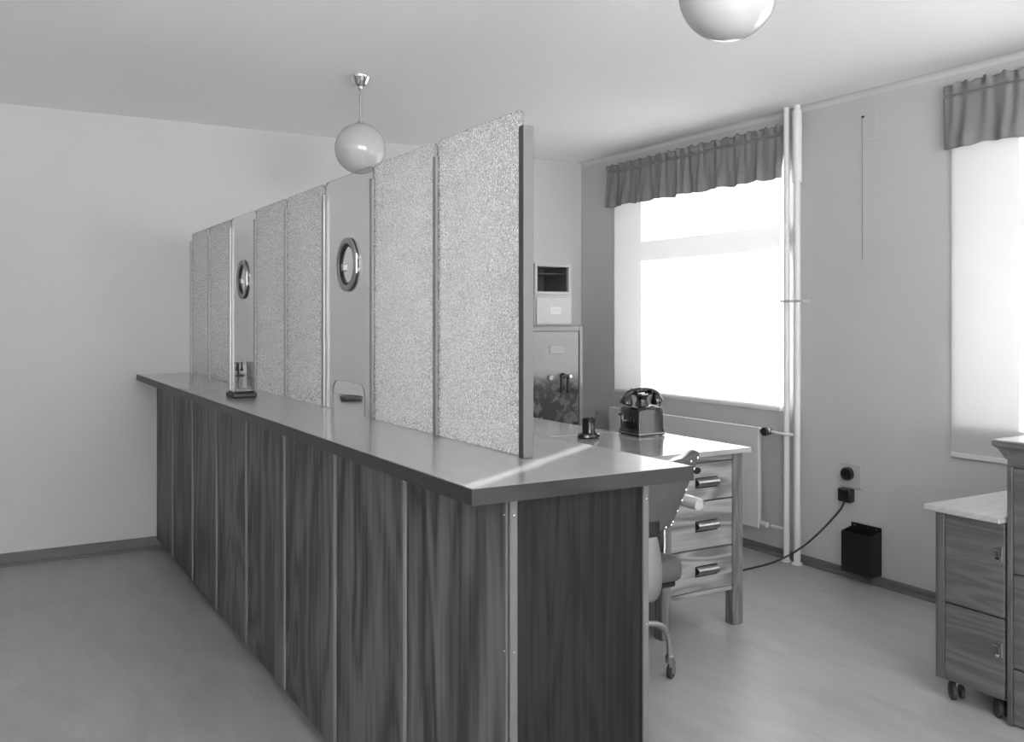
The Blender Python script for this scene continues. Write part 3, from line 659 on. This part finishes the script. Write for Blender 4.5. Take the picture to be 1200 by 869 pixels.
for s in (-1, 1):
    a = MB().tube(smooth_path([(cxx+s*.16, cyy-.05, .43), (cxx+s*.26, cyy-.05, .44), (cxx+s*.29, cyy-.05, .52), (cxx+s*.29, cyy-.04, .71)]), .010, 10).build('arm_frame', 'chrome', ch)
    MB().tube(smooth_path([(cxx+s*.292, cyy-.25, .722), (cxx+s*.293, cyy-.225, .724), (cxx+s*.292, cyy-.05, .727), (cxx+s*.285, cyy+.08, .725), (cxx+s*.275, cyy+.12, .72)]), [.019]*2+[.024]*21+[.02]*2, 14).build('arm_pad', 'armw', ch)
MB().tube([(cxx, cyy, .17), (cxx, cyy, .425)], .024, 16).build('column', 'chrome', ch)
MB().lathe([(0, .15), (.045, .15), (.05, .17), (.05, .24), (.04, .25), (0, .25)], (cxx, cyy, 0), 2, 24).build('hub', 'dark', ch)
for k in range(4):
    a = radians(-8+90*k); dx, dy = cos(a), sin(a)
    def at_(r, z): return (cxx+dx*r, cyy+dy*r, z)
    lg = MB().tube(smooth_path([at_(.03, .215), at_(.16, .228), at_(.25, .225), at_(.305, .195), at_(.325, .14), at_(.326, .085)]), .0125, 12).build('leg', 'metal', ch)
    ex, ey = cxx+dx*.326, cyy+dy*.326
    MB().lathe([(0, .062), (.016, .062), (.018, .07), (.018, .088), (.012, .094), (0, .094)], (ex, ey, 0), 2, 16).build('caster_housing', 'metal', lg)
    wd = MB().lathe([(0, -.011), (.022, -.011), (.029, -.008), (.029, .008), (.022, .011), (0, .011)], (0, 0, 0), 1, 20).build('caster_wheel', 'rubber', lg, local=True)
    wd.location = (ex+.006-cxx, ey-cyy, .029); wd.rotation_euler = (0, 0, .5)
    MB().box(ex-.012, ex+.018, ey-.016, ey-.0125, .022, .07).build('caster_fork', 'metal', lg)

# ------------------------------------------------------------------ wooden cabinets at the right
XA = 3.115
lc = thing('rolling_cabinet', 'low wooden cabinet on casters with two latched doors', 'cabinet', (XA+.29, 2.035, 0))
ya, yb = 1.905, 2.172; zb0, zt0 = .078, .70
MB().box(XA+.02, XA+.57, ya, yb, zb0, zt0, .002).build('body', 'oakv', lc)
MB().box(XA-.03, XA+.61, ya, yb+.03, zt0, zt0+.022, .004).build('top', 'oaktop', lc)
MB().box(XA, XA+.02, yb-.035, yb, zb0, zt0, .002).build('stile', 'oakv', lc)
for c, d in ((zb0+.002, .362), (.368, zt0-.002)):
    f = MB().box(XA+.002, XA+.02, ya+.001, yb-.037, c, d, .002).build('door', 'oak', lc)
    zc_ = d-.105
    MB().box(XA-.004, XA+.002, ya+.006, ya+.022, zc_-.028, zc_+.022, .001).build('latch_plate', 'metal', f)
    MB().tube([(XA-.012, ya+.012, zc_+.012), (XA-.012, ya+.036, zc_+.012)], .004, 8).build('latch', 'metal', f)
    MB().lathe([(0, -.016), (.008, -.014), (.010, -.006), (.004, 0), (0, 0)], (XA-.002, ya+.016, zc_-.018), 0, 12).build('knob', 'chrome', f)
for x in (XA+.05, XA+.52):
    for y in (ya+.045, yb-.045):
        t = MB().box(x-.014, x+.014, y-.014, y+.014, .06, zb0, .003).build('caster_housing', 'dark', lc)
        wh = MB().lathe([(0, -.010), (.024, -.010), (.032, -.007), (.032, .007), (.024, .010), (0, .010)], (0, 0, 0), 1, 20).build('caster_wheel', 'rubber', t, local=True)
        w2 = dup(wh, t); w2.location = (x+.022-lc.location.x, y-.012-lc.location.y, .026); w2.scale = (.8, .8, .8); w2.rotation_euler = (0, 0, .9)
        wh.location = (x-.012-lc.location.x, y-lc.location.y, .032); wh.rotation_euler = (0, 0, .9)
tc_ = thing('drawer_cabinet', 'taller wooden cabinet with a flared cornice top beside the rolling one', 'cabinet', (XA+.3, 1.55, 0))
yc0, yc1 = 1.20, 1.896
MB().box(XA+.016, XA+.58, yc0, yc1, 0, .905, .002).build('body', 'oakv', tc_)
co = [(0, .905), (0, .925), (.006, .93), (.012, .945), (.024, .965), (.036, .975), (.036, .99)]
m = MB(); rings = []
for d, z in co:
    rings.append([m.b.verts.new(p) for p in ((XA-d+.004, yc0-d, z), (XA+.58+d, yc0-d, z), (XA+.58+d, yc1+d, z), (XA-d+.004, yc1+d, z))])
for a, b in zip(rings, rings[1:]):
    for k in range(4): m.b.faces.new((a[k], a[(k+1) % 4], b[(k+1) % 4], b[k]))
m.b.faces.new(rings[0][::-1]); m.b.faces.new(rings[-1]); m.build('cornice', 'oak', tc_, 40)
MB().box(XA-.030, XA+.612, yc0-.034, yc1+.034, .99, .996, .002).build('top', 'oaktop', tc_)
MB().box(XA, XA+.016, yc1-.02, yc1, 0, .905, .002).build('stile', 'oakv', tc_)
MB().box(XA, XA+.016, yc0, yc0+.02, 0, .905, .002).build('stile', 'oakv', tc_)
for c, d in ((.01, .20), (.206, .528), (.534, .895)):
    f = MB().box(XA+.002, XA+.016, yc0+.022, yc1-.022, c, d, .002).build('drawer', 'oak', tc_)
    MB().tube([(XA-.018, (yc0+yc1)/2-.05, (c+d)/2), (XA-.018, (yc0+yc1)/2+.05, (c+d)/2)], .006, 8).build('pull', 'pull', f)
    for yy in (-.045, .045): MB().box(XA-.018, XA+.002, (yc0+yc1)/2+yy-.004, (yc0+yc1)/2+yy+.004, (c+d)/2-.004, (c+d)/2+.004).build('pull_post', 'pull', f)
